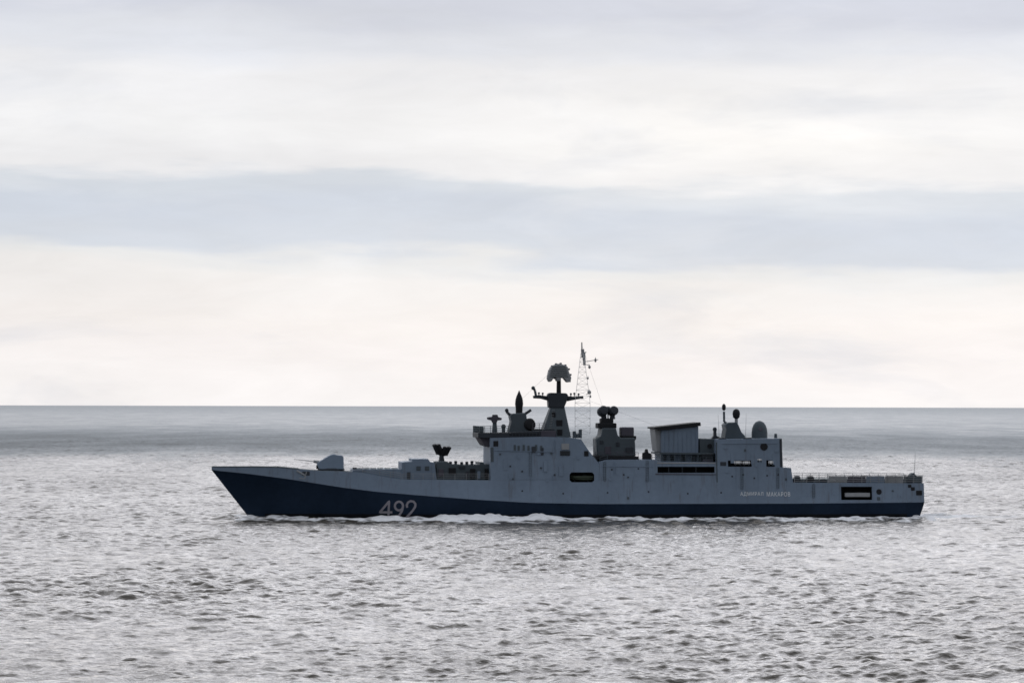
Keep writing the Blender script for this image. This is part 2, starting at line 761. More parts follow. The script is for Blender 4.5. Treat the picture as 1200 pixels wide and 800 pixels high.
# ---- ship's name near the stern
for word, xa, xb in (('АДМИРАЛ', 867.5, 894.5), ('МАКАРОВ', 898.5, 926.0)):
    fc = bpy.data.curves.new('name_text', 'FONT')
    fc.body = word
    fc.size = 1.0
    fc.space_character = 1.15
    fo = bpy.data.objects.new('name_text', fc)
    scene.collection.objects.link(fo)
    dg = bpy.context.evaluated_depsgraph_get()
    dg.update()
    me = bpy.data.meshes.new_from_object(fo.evaluated_get(dg))
    bpy.data.objects.remove(fo)
    if len(me.vertices):
        co = np.zeros(len(me.vertices) * 3)
        me.vertices.foreach_get('co', co)
        co = co.reshape(-1, 3)
        x0, x1, y0, y1 = co[:, 0].min(), co[:, 0].max(), co[:, 1].min(), co[:, 1].max()
        s0, zt = on_side(xa, 576.2)
        s1, zb = on_side(xb, 581.2)
        for v in me.vertices:
            s = s0 + (v.co.x - x0) / (x1 - x0) * (s1 - s0)
            z = zb + (v.co.y - y0) / (y1 - y0) * (zt - zb)
            v.co = v3(s, tside(s, z) + 0.03, z)
        me.materials.append(MATS['name_paint'])
        o = bpy.data.objects.new('ship_name', me)
        scene.collection.objects.link(o)
        o.parent = hull
        tag(o, 'white painted word in Cyrillic capitals low on the aft side')

# ---- bow: bulwark cap, anchor, hawse, fairleads, jackstaff
mb = MB()
pr = None
for i in range(14):
    s = -HL + 0.1 + i * 1.15
    z = sheer(s)
    q = (s, max(.1, tside(s, z)), z)
    q2 = (s, -q[1], z)
    if pr:
        mb.tube(pr[0], q, 0.07, n=6)
        mb.tube(pr[1], q2, 0.07, n=6)
    pr = (q, q2)
mb.done('bulwark_rail', 'mast_grey', hull)
# anchor on the side at px 352-364
mb = MB()
a = on_side(351, 554.5)
ts = tside(*a) + .12
mb.tube((a[0] - .5, ts, a[1] + .5), (a[0] + .9, ts + .02, a[1] - .3), .14)
mb.tube((a[0] + .9, ts, a[1] - .9), (a[0] + 1.2, ts, a[1] + .3), .15, .09)
mb.tube((a[0] + .9, ts, a[1] - .9), (a[0] - .1, ts, a[1] - .8), .12, .05)
mb.done('anchor', 'light_grey', ship, label='pale stowed anchor on the bow side')
side_panel('anchor_recess', 354, 552.2, 363, 557.0, 'dark_grey', hull, 0.015, 0.03)

# ------------------------------------------------------------------ gun turret
mb = MB()
tn = 1.9
pts = [(373.5, 549.5), (371.5, 544), (373, 541.5), (384, 534.8), (388, 532.6), (392, 532), (395.5, 533.2), (400.5, 533.2), (402.6, 535), (402.8, 549.5)]
sz = [S(a, b, 1.2) for a, b in pts]
c_s = sum(p[0] for p in sz) / len(sz)
zb_ = sz[0][1]
mb.prism(sz, lambda s, z: tn - (z - zb_) * .22, lambda s, z: -(tn - (z - zb_) * .22))
turret = mb.done('gun_turret', 'side_grey_paint', ship, bevel=.09)
mb = MB()
b0 = p3(374, 541.5)
b1 = p3(344.5, 537.8)
mb.tube(b0, p3(367.5, 540.4), .30, .2, 12)
mb.tube(p3(368, 540.5), b1, .07, .05, 10)
mb.done('gun_barrel', 'light_grey', turret)
mb = MB()
cx, _, _ = p3(388, 550)
mb.lathe((c_s, 0, p3(388, 551.8)[2] - .3), [(2.3, 0), (2.3, .7), (2.0, .85)], n=24)
mb.done('turret_ring', 'dark_grey', turret)
mb = MB()
pb(mb, 371, 545, 375, 549.3, 1.0, -1.0)
mb.done('gun_mantlet', 'black_and_bay_shade', turret, bevel=.05)

# raised foredeck coaming with missile hatches
mb = MB()
pts = [(412, 556), (414, 549.8), (470, 549.2), (472, 563)]
mb.prism([S(a, b, 4.6) for a, b in pts], 4.6, -4.6)
coam = mb.done('missile_coaming', 'side_grey_paint', ship, bevel=.05, label='raised hatch coaming aft of the gun')
for i in range(6):
    for tt in (2.9, 0.9, -1.1, -3.1):
        mb = MB()
        s, z = S(421 + i * 8.2, 549.6, tt)
        zt = S(421, 549.8, 4.6)[1]
        mb.box(s - .48, s + .48, tt - .6, tt + .6, zt - .05, zt + .10 + 0.004 * i)
        mb.done('missile_hatch', 'mast_grey', coam, bevel=.04)
mb = MB()
pb(mb, 413.5, 547.5, 418, 553, 3.6, 2.4)
mb.done('vent', 'black_and_bay_shade', ship, bevel=.05)

# block forward of the bridge
mb = MB()
pp(mb, [(470.5, 563), (470.5, 541.5), (483, 540.5), (483, 537.6), (502, 537.6), (504, 541), (509, 541.8), (512, 563)], 4.4)
lh = mb.done('launcher_deckhouse', 'side_grey_paint', ship, bevel=.05)
mb = MB()
pb(mb, 477, 553, 481, 562.6, 4.52, 4.3)
mb.done('door', 'dark_grey', lh)
for x in (488, 498):
    mb = MB()
    pb(mb, x, 546, x + 5, 551, 4.5, 4.3)
    mb.done('locker', 'mast_grey', lh, bevel=.03)
mb = MB()
pp(mb, [(512.2, 563), (512, 541), (524, 540.4), (528, 543.6), (545, 544.5), (562, 544.2), (562, 541.5), (567, 541.5), (567, 544), (574.3, 544), (574.3, 563)], 4.0)
fh = mb.done('fore_deckhouse', 'mast_grey', ship, bevel=.04)
for (x0, y0, x1, y1, mt_) in ((551, 549, 557, 561.5, 'black_and_bay_shade'), (568, 549, 572.5, 561, 'black_and_bay_shade'), (526, 548, 534, 555, 'black_and_bay_shade'), (538, 545.5, 545, 549, 'dark_grey'), (546, 552, 549, 561, 'dark_grey'), (514, 549, 520, 558, 'purple_grey'), (559.5, 552, 563, 561, 'side_grey_paint')):
    mb = MB()
    pb(mb, x0, y0, x1, y1, 4.25, 3.9)
    mb.done('locker', mt_, fh, bevel=.04)
for x, h in ((528, 3), (534, 4), (541, 2.5), (547, 3), (553, 4)):
    mb = MB()
    s, z = S(x, 544.2, 3.2)
    mb.tube((s, 3.2, z - .2), (s, 3.2, z + h * .12), .28, .22, 10)
    mb.ball((s, 3.2, z + h * .12), .3, .7, 8)
    mb.done('mushroom_vent', 'dark_grey', fh)

# depth charge rocket launcher with two tube clusters on a column
mb = MB()
mb.tube(p3(517.5, 541), p3(517.5, 532.5), .55, .34, 12)
launcher = mb.done('rocket_launcher', 'dark_grey', ship, label='dark twin rocket launcher on a short column')
for (cx_, cy_, r_, ang) in ((513.5, 526.2, .98, -25), (522.0, 528.3, .85, 25)):
    mb = MB()
    s, z = S(cx_, cy_, 0)
    d = Vector((math.sin(R(ang)), .25, math.cos(R(ang)))).normalized()
    for k in range(6):
        an = k * math.pi / 3
        off = Vector((math.cos(an) * .48, math.sin(an) * .48 * .9, 0))
        a_ = Vector((s, 0, z)) + off - d * r_ * .95
        b_ = Vector((s, 0, z)) + off + d * r_ * .95
        mb.tube(tuple(a_), tuple(b_), .27, n=10)
    mb.tube((s, 0, z - .5), p3(517.5, 533), .3, .34, 8)
    mb.done('tube_cluster', 'black_and_bay_shade', launcher)

# ------------------------------------------------------------------ bridge and platform
mb = MB()
pp(mb, [(560.5, 512.8), (560.5, 507), (597, 506.6), (634, 504.5), (652, 504.8), (652, 512.4), (634, 511.6), (575, 513.2)], 5.4)
bridge = mb.done('bridge_platform', 'dark_grey', ship, bevel=.06)
mb = MB()
pp(mb, [(562.5, 513), (574.5, 513), (574.5, 524), (568, 522)], 4.6)
mb.done('wing_bracket', 'purple_grey', bridge, bevel=.05)
mb = MB()
pp(mb, [(634, 517.2), (634, 504.6), (652, 504.6), (650, 517.6)], 5.55, 5.1)
mb.done('screen_panel', 'purple_grey', bridge, bevel=.04)
for i in range(9):
    mb = MB()
    x = 597 + i * 4.0
    pb(mb, x, 507.6, x + 3.1, 510.4, 5.46, 5.3)
    mb.done('window', 'glass_dark', bridge)
for i, x in enumerate((602, 606.5, 612.5, 618, 627, 633)):
    w = side_panel('window', x, 521 + (i % 2), x + 2.6, 528, 'mast_grey', fwd, 0.02, .04)
for (x0, y0, x1, y1, m_) in ((578.2, 516.5, 583.8, 522.8, 'black_and_bay_shade'), (656.5, 528, 668, 533.5, 'glass_dark'), (658, 519.5, 667, 526.5, 'light_grey'),
                             (684.5, 528.3, 689.6, 534.3, 'black_and_bay_shade'), (623, 523, 628, 530, 'dark_grey'), (634, 524.5, 637, 533, 'dark_grey')):
    side_panel('hatch', x0, y0, x1, y1, m_, fwd, 0.05, .1)
# vertical edge frames and small fittings on the slope
side_panel('bulkhead_edge', 575.0, 524, 578.5, 541, 'mast_grey', fwd, 0.03, .05)
for x, y in ((689, 541.5), (697, 540.5)):
    mb = MB()
    q = S(x, y, 5.6)
    mb.box(q[0] - .35, q[0] + .35, 6.1, 5.2, q[1] - .45, q[1] + .35)
    mb.done('locker', 'dark_grey', ship, bevel=.04)


def railing(name, pts, h, parent, mat='mast_grey', r=.035, step=2.0, wires=3):
    """pts: (s,t,z) polyline at deck level"""
    mb = MB()
    for a, b in zip(pts[:-1], pts[1:]):
        A, B = Vector(a), Vector(b)
        n = max(1, int((B - A).length / step))
        for k in range(n + 1):
            p = A.lerp(B, k / n)
            mb.tube(tuple(p), (p.x, p.y, p.z + h), r, n=5)
        for w in range(wires):
            zz = h * (w + 1) / wires
            mb.tube((A.x, A.y, A.z + zz), (B.x, B.y, B.z + zz), r * .75, n=5)
    return mb.done(name, mat, parent)


# bridge top: railing, navigation radar, posts
q0, q1 = p3(561, 507, 5.2), p3(596, 506.6, 5.2)
railing('railing', [q0, q1], 1.15, bridge, 'mast_grey', .05, .9, 3)
railing('railing', [(q0[0], -5.2, q0[2]), (q0[0], 5.2, q0[2])], 1.15, bridge, 'mast_grey', .05, .9, 3)
mb = MB()
pb(mb, 562, 499.5, 567, 507, 3.2, 1.0)
mb.done('signal_lamp_housing', 'mast_grey', bridge, bevel=.1)
mb = MB()
mb.tube(p3(579.7, 507), p3(579.7, 494.5), .5, .36, 10)
nav = mb.done('navigation_radar', 'mast_grey', ship)
mb = MB()
pp(mb, [(571, 488.8), (577, 488.0), (577.5, 485.6), (583, 485.6), (584, 488.4), (588.5, 489.8), (587.5, 492), (583, 492.6), (582, 495.5), (577.5, 495.5), (576, 492.4), (571.5, 491.4)], .45)
mb.done('scanner_bar', 'purple_grey', nav, bevel=.05)
mb = MB()
mb.tube(p3(590, 507), p3(590, 500), .32, .32, 10)
mb.ball(p3(590, 499.5), .42)
mb.done('satellite_pod', 'mast_grey', bridge)

# ------------------------------------------------------------------ fore mast (short tower with spindle dome and dish)
mb = MB()
pp(mb, [(596, 507), (599.5, 494), (598, 487), (600, 484.5), (615, 483.5), (617, 486), (617.5, 492), (621, 507)], 1.9)
fm = mb.done('fire_control_tower', 'mast_grey', ship, bevel=.1)
mb = MB()
c = p3(608.3, 484, 0)
mb.lathe(c, [(.60, -.3), (.62, .9), (.72, 1.6), (.66, 2.3), (.50, 2.9), (.26, 3.45), (.08, 3.9), (.03, 4.0)])
mb.done('spindle_dome', 'black_and_bay_shade', fm)
mb = MB()
mb.path([p3(593.6, 480.5), p3(595, 484), p3(600, 487.5)], .27, 8)
mb.ball(p3(593.8, 480.6), .33)
mb.done('horn_arm', 'dark_grey', fm)
mb = MB()
mb.path([p3(615, 485), p3(620, 481.8), p3(622.3, 480)], .24, 8)
mb.done('horn_arm', 'dark_grey', fm)
mb = MB()
c = p3(619.5, 497.5, 1.2)
mb.lathe(c, [(.2, -1.2), (.95, -1.0), (1.12, -.2), (1.12, .5), (.9, .8), (.2, .95)], axis=(.45, 1, .1), n=20)
mb.tube((c[0], c[1], c[2] - 1.3), (c[0], c[1], c[2] - .6), .6, .5, 10)
mb.done('tracking_radar', 'black_and_bay_shade', fm)
mb = MB()
pb(mb, 624, 502.5, 650, 505.2, 3.6)
mb.done('signal_deck', 'dark_grey', bridge, bevel=.05)
railing('railing', [p3(624, 502.6, 3.5), p3(640, 502.6, 3.5)], 1.0, bridge, 'purple_grey', .05, .8, 3)

# ------------------------------------------------------------------ main mast
mb = MB()
sB0, zB = S(632, 512, 0)
sB1, _ = S(667, 512, 0)
sT0, zT = S(645, 476, 0)
sT1, _ = S(660.5, 476, 0)


def frustum(mb, s0, s1, t, z0, s2, s3, t2, z1):
    vs = [v3(s0, t, z0), v3(s1, t, z0), v3(s1, -t, z0), v3(s0, -t, z0), v3(s2, t2, z1), v3(s3, t2, z1), v3(s3, -t2, z1), v3(s2, -t2, z1)]
    mb.poly(vs, [[0, 1, 2, 3], [4, 5, 6, 7], [0, 1, 5, 4], [1, 2, 6, 5], [2, 3, 7, 6], [3, 0, 4, 7]])
    return mb


frustum(mb, sB0, sB1, 2.6, zB, sT0, sT1, 1.2, zT)
mast = mb.done('main_mast', 'mast_grey', ship, bevel=.08)
mb = MB()
pp(mb, [(643.5, 477.5), (642.5, 462), (645, 460), (664, 460.5), (666, 463), (664, 471), (661, 478)], 1.4)
mb.done('mast_house', 'dark_grey', mast, bevel=.12)
mb = MB()
pp(mb, [(625, 463.6), (632, 462.6), (643, 464.2), (643, 469.5), (634, 467), (625.5, 466.6)], .5)
arm = mb.done('yard_arm', 'dark_grey', mast, bevel=.05)
mb = MB()
pp(mb, [(665, 463.8), (674, 464.6), (683.5, 463.6), (684, 466.8), (675, 468), (665, 470)], .5)
mb.done('yard_arm', 'dark_grey', mast, bevel=.05)
mb = MB()
mb.path([p3(628, 463.5), p3(627, 458), p3(624.6, 453)], .22, 8)
mb.ball(p3(624.8, 454.5), .34)
mb.done('horn_antenna', 'mast_grey', arm)
for x, h in ((631.5, 3.4), (636, 3.0), (669, 2.4), (673, 3.0), (678, 2.2)):
    mb = MB()
    mb.tube(p3(x, 464.3), p3(x, 464.3 - h), .12, .08, 6)
    mb.ball(p3(x, 464 - h), .2, 1, 8)
    mb.done('whip_antenna', 'mast_grey', mast)
mb = MB()
mb.tube(p3(654.8, 461), p3(654.8, 445), .42, .38, 12)
mb.done('radar_column', 'black_and_bay_shade', mast)
mb = MB()
pp(mb, [(643.6, 447.5), (641.6, 443.5), (643, 436), (645.5, 430), (649, 427.6), (654, 425.8), (660, 427), (665.5, 429.5), (667, 436), (669.8, 442.5), (668.5, 447.4), (664.4, 448), (660.8, 443.2), (657.5, 442.2), (657.5, 446.5), (652, 446.5), (651.5, 442.2), (649, 442.6), (646.5, 446.8)], .9)
rad = mb.done('radar_array', 'light_grey', mast, bevel=.12)
for x, y in ((642.4, 441), (643.6, 434.5), (646.8, 429), (651.5, 426.6), (657, 426), (662.5, 428), (666.5, 432.5), (668.4, 439), (644.3, 446), (667.5, 446.5), (650, 443), (661.5, 444)):
    mb = MB()
    q = p3(x, y, 0)
    mb.box(q[0] - .16, q[0] + .16, .5, -.5, q[2] - .16, q[2] + .16)
    mb.done('feed_element', 'purple_grey', rad, bevel=.05)
for k in range(6):
    mb = MB()
    y = 429.5 + k * 2.3
    hw = 8 + k * .55
    mb.tube(p3(655 - hw, y, .92), p3(655 + hw, y, .92), .08, n=6)
    mb.done('radar_slat', 'mast_grey', rad)
for x0, y0, x1, y1 in ((652, 492, 659, 500), (653, 503, 659, 511), (647, 483, 651, 489)):
    mb = MB()
    fr = (512 - (y0 + y1) / 2) / 36
    t_ = 2.6 - 1.4 * fr
    pb(mb, x0, y0, x1, y1, t_ + .12, t_ - .3)
    mb.done('mast_hatch', 'black_and_bay_shade', mast)
mb = MB()
for k in range(16):
    y = 509 - k * 1.9
    fr = (512 - y) / 36
    t_ = 2.6 - 1.4 * fr + .12
    x = 641 + 7 * fr
    mb.tube(p3(x, y, t_), p3(x + 3, y, t_), .03, n=5)
mb.done('ladder', 'light_grey', mast)

# lattice aerial mast behind the main mast
mb = MB()
legs_b = [(673.5, 505), (691.0, 505)]
top = (681.8, 412)


def lm(px, py, t):
    return p3(px, py, t)


def lat(y):
    f = max(0.0, (y - 412) / (470 - 412)) if y < 470 else 1.0
    w = 1.4 + 7.4 * min(1.0, f)
    cx = 682.2 + .5 * f
    return cx - w, cx + w, .35 + 1.2 * min(1, f)


ys = [414, 419, 424, 430, 436, 443, 450, 457, 464, 472, 481, 490, 499, 508]
prev = None
for y in ys:
    a, b, t = lat(y)
    ring = [p3(a, y, t), p3(b, y, t), p3(b, y, -t), p3(a, y, -t)]
    rr = .034
    for i in range(4):
        mb.tube(ring[i], ring[(i + 1) % 4], rr * .8, n=5)
    if prev:
        for i in range(4):
            mb.tube(prev[i], ring[i], rr * 1.1, n=5)
            mb.tube(prev[i], ring[(i + 1) % 4], rr * .6, n=5)
            mb.tube(ring[i], prev[(i + 1) % 4], rr * .6, n=5)
    prev = ring
lattice = mb.done('lattice_mast', 'pale_rigging', ship)
mb = MB()
mb.tube(p3(682, 419), p3(681.8, 401), .14, .1, 8)
mb.tube(p3(682.6, 409), p3(682.9, 413.5), .3, .3, 10)
mb.tube(p3(684, 413), p3(685, 428), .30, .22, 10)
mb.tube(p3(683, 414), p3(687, 412.5), .1, n=6)
mb.done('antenna_pole', 'light_grey', lattice)
for a, b in (((684, 424), (701, 421.2)), ((685, 426.5), (691, 428)), ((687, 462), (692, 460))):
    mb = MB()
    mb.tube(p3(*a), p3(*b), .06, n=5)
    mb.done('aerial_spar', 'light_grey', lattice)
for x, y, w, h in ((697.8, 422, 1.3, 2.4), (690.8, 430, 1.6, 1.9), (690.5, 459.5, 2.3, 2.4), (692, 464.5, 1.0, 1.6), (689, 443, 1.0, 1.5)):
    mb = MB()
    mb.ball(p3(x, y), w * MPX * 1.0, h / w, 8)
    mb.tube(p3(x, y + h), p3(x, y - h - 1.2), .05, n=5)
    mb.done('aerial_drum', 'light_grey', lattice)
# rigging wires
for a, b in (((682, 404), (706, 476)), ((655, 427), (608.5, 470)), ((692, 470), (775, 501))):
    mb = MB()
    mb.tube(p3(*a), p3(*b), .012, n=4)
    mb.done('rigging_wire', 'mast_grey', ship)
for x, y0, y1 in ((672, 505, 513), (679, 503, 513), (675.5, 508, 513)):
    mb = MB()
    pb(mb, x, y0, x + 3, y1, 2.6, 1.4)
    mb.done('locker', 'mast_grey', ship, bevel=.05)
railing('railing', [p3(668, 513, 5.0), p3(681, 514.5, 5.0)], 1.0, ship, 'mast_grey', .045, .9, 3)

# ------------------------------------------------------------------ aft fire control tower
mb = MB()
pp(mb, [(697.5, 538.6), (698, 533.8), (748.5, 534.6), (749, 538.6)], 5.2)
plat = mb.done('director_platform', 'black_and_bay_shade', ship, bevel=.06)
mb = MB()
pp(mb, [(700, 534.2), (699.5, 514), (704.5, 510.5), (706, 501.5), (722, 501.5), (724, 510), (728, 513), (744, 513), (745, 534.6)], 2.8)
tw = mb.done('director_tower', 'mast_grey', plat, bevel=.12)
mb = MB()
pb(mb, 700.8, 495.5, 722.6, 501.8, 1.8)
pb(mb, 704.5, 490, 719, 496, 1.2)
dd = mb.done('director_mount', 'black_and_bay_shade', tw, bevel=.12)
for x, rr_ in ((706.6, .86), (718.6, .80)):
    mb = MB()
    c = p3(x, 481.5, .4)
    mb.lathe(c, [(.3, -1.0), (rr_, -.8), (rr_ + .02, .5), (rr_ * .85, .8), (.2, .9)], axis=(.2, 1, .25), n=18)
    mb.tube(p3(x + (1.0 if x < 712 else -1), 491), p3(x + (1.0 if x < 712 else -1), 484), .5, .42, 10)
    mb.done('tracking_dish', 'dark_grey', dd)
mb = MB()
mb.tube(p3(712.5, 491), p3(712.5, 476), .12, .1, 8)
mb.tube(p3(710.5, 478), p3(714.5, 478), .3, .3, 8)
mb.done('sight_head', 'mast_grey', dd)
mb = MB()
pb(mb, 728, 500.3, 743, 511.2, 1.3)
bx_ = mb.done('equipment_box', 'purple_grey', tw, bevel=.15)
mb = MB()
pp(mb, [(728.5, 510.5), (745.8, 510.5), (745.5, 514.5), (742, 518), (731, 517)], 1.7)
mb.done('equipment_mount', 'black_and_bay_shade', bx_, bevel=.08)
for x0, y0, x1, y1, m_ in ((709, 523, 716, 532, 'purple_grey'), (722, 518, 726, 523, 'dark_grey'), (733, 524, 742, 530, 'dark_grey'), (703, 516, 707, 520, 'dark_grey')):
    mb = MB()
    pb(mb, x0, y0, x1, y1, 2.92, 2.6)
    mb.done('locker', m_, tw, bevel=.03)
railing('railing', [p3(698, 534, 5.1), p3(748, 534.6, 5.1)], .7, plat, 'purple_grey', .04, 1.1, 2)

# object between: dark winch, small ones
mb = MB()
pp(mb, [(754, 538.5), (754, 530.5), (756.5, 529.8), (757.4, 526), (759.2, 526), (760, 530.2), (763.5, 531.5), (763.5, 538.5)], 4.6, 3.0)
mb.done('winch', 'black_and_bay_shade', ship, bevel=.06)
railing('railing', [p3(764, 538.3, 5.3), p3(776, 538.6, 5.3)], .85, ship, 'mast_grey', .06, .9, 2)
railing('railing', [p3(703, 541, 5.6), p3(712, 538.8, 5.6)], .8, ship, 'mast_grey', .05, .9, 2)

# ------------------------------------------------------------------ funnel
mb = MB()
pp(mb, [(774.5, 541), (774.8, 503.5), (818.5, 499), (818.5, 541)], 3.6)
fun = mb.done('funnel', 'side_grey_paint', ship, bevel=.1)
mb = MB()
pp(mb, [(766.8, 502), (767, 500.4), (821, 494.6), (821.5, 498.8), (775, 504.2)], 4.1)
mb.done('funnel_cap', 'black_and_bay_shade', fun, bevel=.04)
mb = MB()
pp(mb, [(767.5, 502.5), (774.6, 504), (774.6, 529), (770.5, 529)], 3.0)
mb.done('intake_screen', 'light_grey', fun, bevel=.03)
for k in range(8):
    mb = MB()
    x = 779 + k * 5.2
    mb.tube(p3(x, 505, 3.62), p3(x, 529, 3.62), .05, n=5)
    mb.done('stiffener', 'side_grey_paint', fun)
# shelter deck beside the funnel: deck edge, pillars
mb = MB()
pp(mb, [(773, 532.2), (773, 529.9), (838, 530.6), (838, 533)], 5.0)
sh = mb.done('shelter_deck', 'mast_grey', ship, bevel=.03)
for x in (776, 783, 790.5, 797, 803.5, 810, 818, 829):
    mb = MB()
    mb.tube(p3(x, 532.5, 4.8), p3(x, 541, 4.8), .12, n=8)
    mb.done('pillar', 'mast_grey', sh)
for x0, x1, m_ in ((777, 781, 'dark_grey'), (786, 790, 'glass_dark'), (798, 804, 'glass_dark'), (811, 816, 'dark_grey')):
    mb = MB()
    pb(mb, x0, 533.5, x1, 540.8, 3.85, 3.5)
    mb.done('door', m_, fun, bevel=.03)
mb = MB()
pb(mb, 822.5, 531.8, 841, 537.5, 5.15, 3.4)
mb.done('locker', 'glass_dark', sh, bevel=.05)
mb = MB()
pb(mb, 824, 538, 836, 544.8, 5.6, 4.4)
mb.done('locker', 'purple_grey', ship, bevel=.05)
# light rubbing strip above the long side opening, pillars within it
side_panel('opening_coaming', 770, 541.6, 838, 543.0, 'light_grey', midh, .05, .1)
railing('railing', [(on_side(771, 541)[0], 5.9, on_side(771, 541)[1]), (on_side(836, 541.6)[0], 5.9, on_side(836, 541.6)[1])], .95, ship, 'mast_grey', .04, 1.0, 3)
for x in (784, 800, 816):
    mb = MB()
    a = on_side(x, 546)
    b = on_side(x, 554)
    mb.tube((a[0], tside(*a) - .4, a[1] + .2), (b[0], tside(*b) - .4, b[1] - .2), .1, n=6)
    mb.done('pillar', 'dark_grey', midh)
mb = MB()
a, b = on_side(768, 554.6), on_side(839, 555.8)
mb.prism([(a[0], b[1]), (b[0], b[1] - .05), (b[0], a[1] - .1), (a[0], a[1])], lambda s, z: tside(s, z) + .07, lambda s, z: tside(s, z) - .05)
mb.done('opening_sill', 'purple_grey', midh)
# raised box aft of the funnel
mb = MB()
pp(mb, [(820, 541), (820, 513.6), (840, 514.2), (840, 541)], 3.4)
ab = mb.done('aft_deckhouse', 'mast_grey', ship, bevel=.06)
mb = MB()
mb.lathe(p3(831.5, 522.6, 3.4), [(.42, -.1), (.42, .14)], axis=(0, 1, 0), n=14)
mb.done('porthole', 'black_and_bay_shade', ab)
mb = MB()
pp(mb, [(834, 514), (836.8, 510), (837, 505.5), (836, 502), (838.2, 500), (840.3, 502), (839.6, 506), (840, 510.5), (843.5, 512), (848, 514.5)], .55)
mb.done('searchlight', 'dark_grey', ship, bevel=.08)

# ------------------------------------------------------------------ hangar top
mb = MB()
pp(mb, [(849.5, 514.2), (851.5, 503), (850.3, 497.5), (854, 494.8), (864, 494.6), (866.5, 500), (869, 506), (873.5, 511), (874, 514.2)], 2.2)
am = mb.done('aft_tower', 'mast_grey', ship, bevel=.1)
mb = MB()
mb.tube(p3(862.8, 496), p3(862.8, 490), .3, .28, 10)
mb.done('dome_post', 'light_grey', am)
mb = MB()
mb.lathe(p3(862.8, 484.8), [(.3, -.85), (.58, -.6), (.68, 0), (.62, .45), (.4, .75), (.1, .88)], n=16)
mb.done('antenna_dome', 'black_and_bay_shade', am)
mb = MB()
mb.path([p3(854, 497.5), p3(848.6, 494), p3(848.4, 482)], .2, 8)
ap = mb.done('antenna_bracket', 'mast_grey', am)
mb = MB()
mb.lathe(p3(848.3, 477), [(.12, -.6), (.33, -.35), (.36, .2), (.22, .5), (.05, .62)], n=12)
mb.done('antenna_dome', 'black_and_bay_shade', ap)
for a, b in (((843, 516), (841.5, 486)), ((873.5, 516), (874.5, 484))):
    mb = MB()
    mb.tube(p3(*a), p3(*b), .03, .015, 5)
    mb.done('whip_antenna', 'mast_grey', am)
mb = MB()
c = p3(890, 514, 0)
mb.lathe(c, [(1.4, -.3), (1.4, 1.2), (1.30, 1.85), (1.08, 2.45), (.75, 2.9), (.35, 3.12), (.02, 3.2)], n=28)
dome = mb.done('radar_dome', 'mast_grey', ship)
mb = MB()
mb.lathe((c[0] - .05, 1.22, c[2] + 1.75), [(.38, -.1), (.38, .1)], axis=(0, 1, .35), n=14)
mb.done('dome_hatch', 'purple_grey', dome)
mb = MB()
a = on_side(895.3, 523.2)
mb.lathe((a[0], tside(*a), a[1]), [(.66, -.2), (.66, .06)], axis=(0, 1, TUM), n=20)
mb.done('round_hatch', 'black_and_bay_shade', hang)
mb = MB()
mb.tube(p3(909, 514, 1), p3(909, 508, 1), .3, .24, 8)
mb.done('vent', 'mast_grey', ship)
for x0, y0, x1, y1 in ((872, 512.6, 881, 518.5), (843, 512.8, 851, 518.5)):
    mb = MB()
    pb(mb, x0, y0, x1, y1, 5.9, 4.6)
    mb.done('roof_locker', 'dark_grey', ship, bevel=.05)
for x0, y0, x1, y1, m_ in ((913.5, 514, 917.0, 547, 'dark_grey'), (844, 541, 851, 545.5, 'dark_grey'), (838.8, 518, 841, 565, 'mast_grey')):
    side_panel('bulkhead_edge', x0, y0, x1, y1, m_, hang, .025, .05)
for x, y in ((858, 558), (871, 556), (884, 560), (899, 557), (912, 556), (598, 546), (612, 552), (634, 548), (650, 556), (717, 550), (731, 556), (748, 549), (612, 575), (660, 578), (712, 577), (760, 576), (806, 578), (845, 577)):
    mb = MB()
    a = on_side(x, y)
    mb.lathe((a[0], tside(*a), a[1]), [(.16, -.1), (.16, .03)], axis=(0, 1, TUM), n=10)
    mb.done('porthole', 'dark_grey', hull)
# small fittings on the house sides: doors, ladders, pipes, junction boxes
for x, y in ((590, 538), (637, 540), (655, 545), (722, 544), (744, 545), (760, 545), (856, 530), (880, 531), (905, 532), (922, 556)):
    side_panel('door', x, y, x + 4.6, y + 12.5, 'side_grey_paint', fwd if x < 700 else midh if x < 840 else hang, .03, .06)
for i, (x, y) in enumerate(((585, 531), (606, 534), (629, 531), (645, 529), (676, 536), (713, 560), (735, 558), (762, 560), (848, 524), (872, 526), (885, 545), (908, 527), (600, 560), (640, 562), (850, 552), (920, 560), (950, 573), (975, 577), (1045, 574), (1055, 580), (590, 578), (735, 582), (820, 580))):
    side_panel('junction_box', x, y, x + 2.2 + (i % 3), y + 1.8 + (i % 2), ('mast_grey', 'side_grey_paint', 'side_grey_paint')[i % 3], hull if y > 565 else fwd if x < 700 else midh if x < 840 else hang, .08, .14)
for x, y0, y1 in ((620, 530, 560), (707, 541, 566), (757, 540, 566), (868, 547, 575), (910, 548, 574), (952, 567, 586)):
    mb = MB()
    n_ = int((y1 - y0) / 2)
    for k in range(n_):
        a = on_side(x, y0 + k * 2)
        b = on_side(x + 2.8, y0 + k * 2)
        mb.tube((a[0], tside(*a) + .08, a[1]), (b[0], tside(*b) + .08, b[1]), .025, n=5)
    for q in (x, x + 2.8):
        a, b = on_side(q, y0), on_side(q, y0 + (n_ - 1) * 2)
        mb.tube((a[0], tside(*a) + .08, a[1]), (b[0], tside(*b) + .08, b[1]), .03, n=5)
    mb.done('ladder', 'mast_grey', hull)
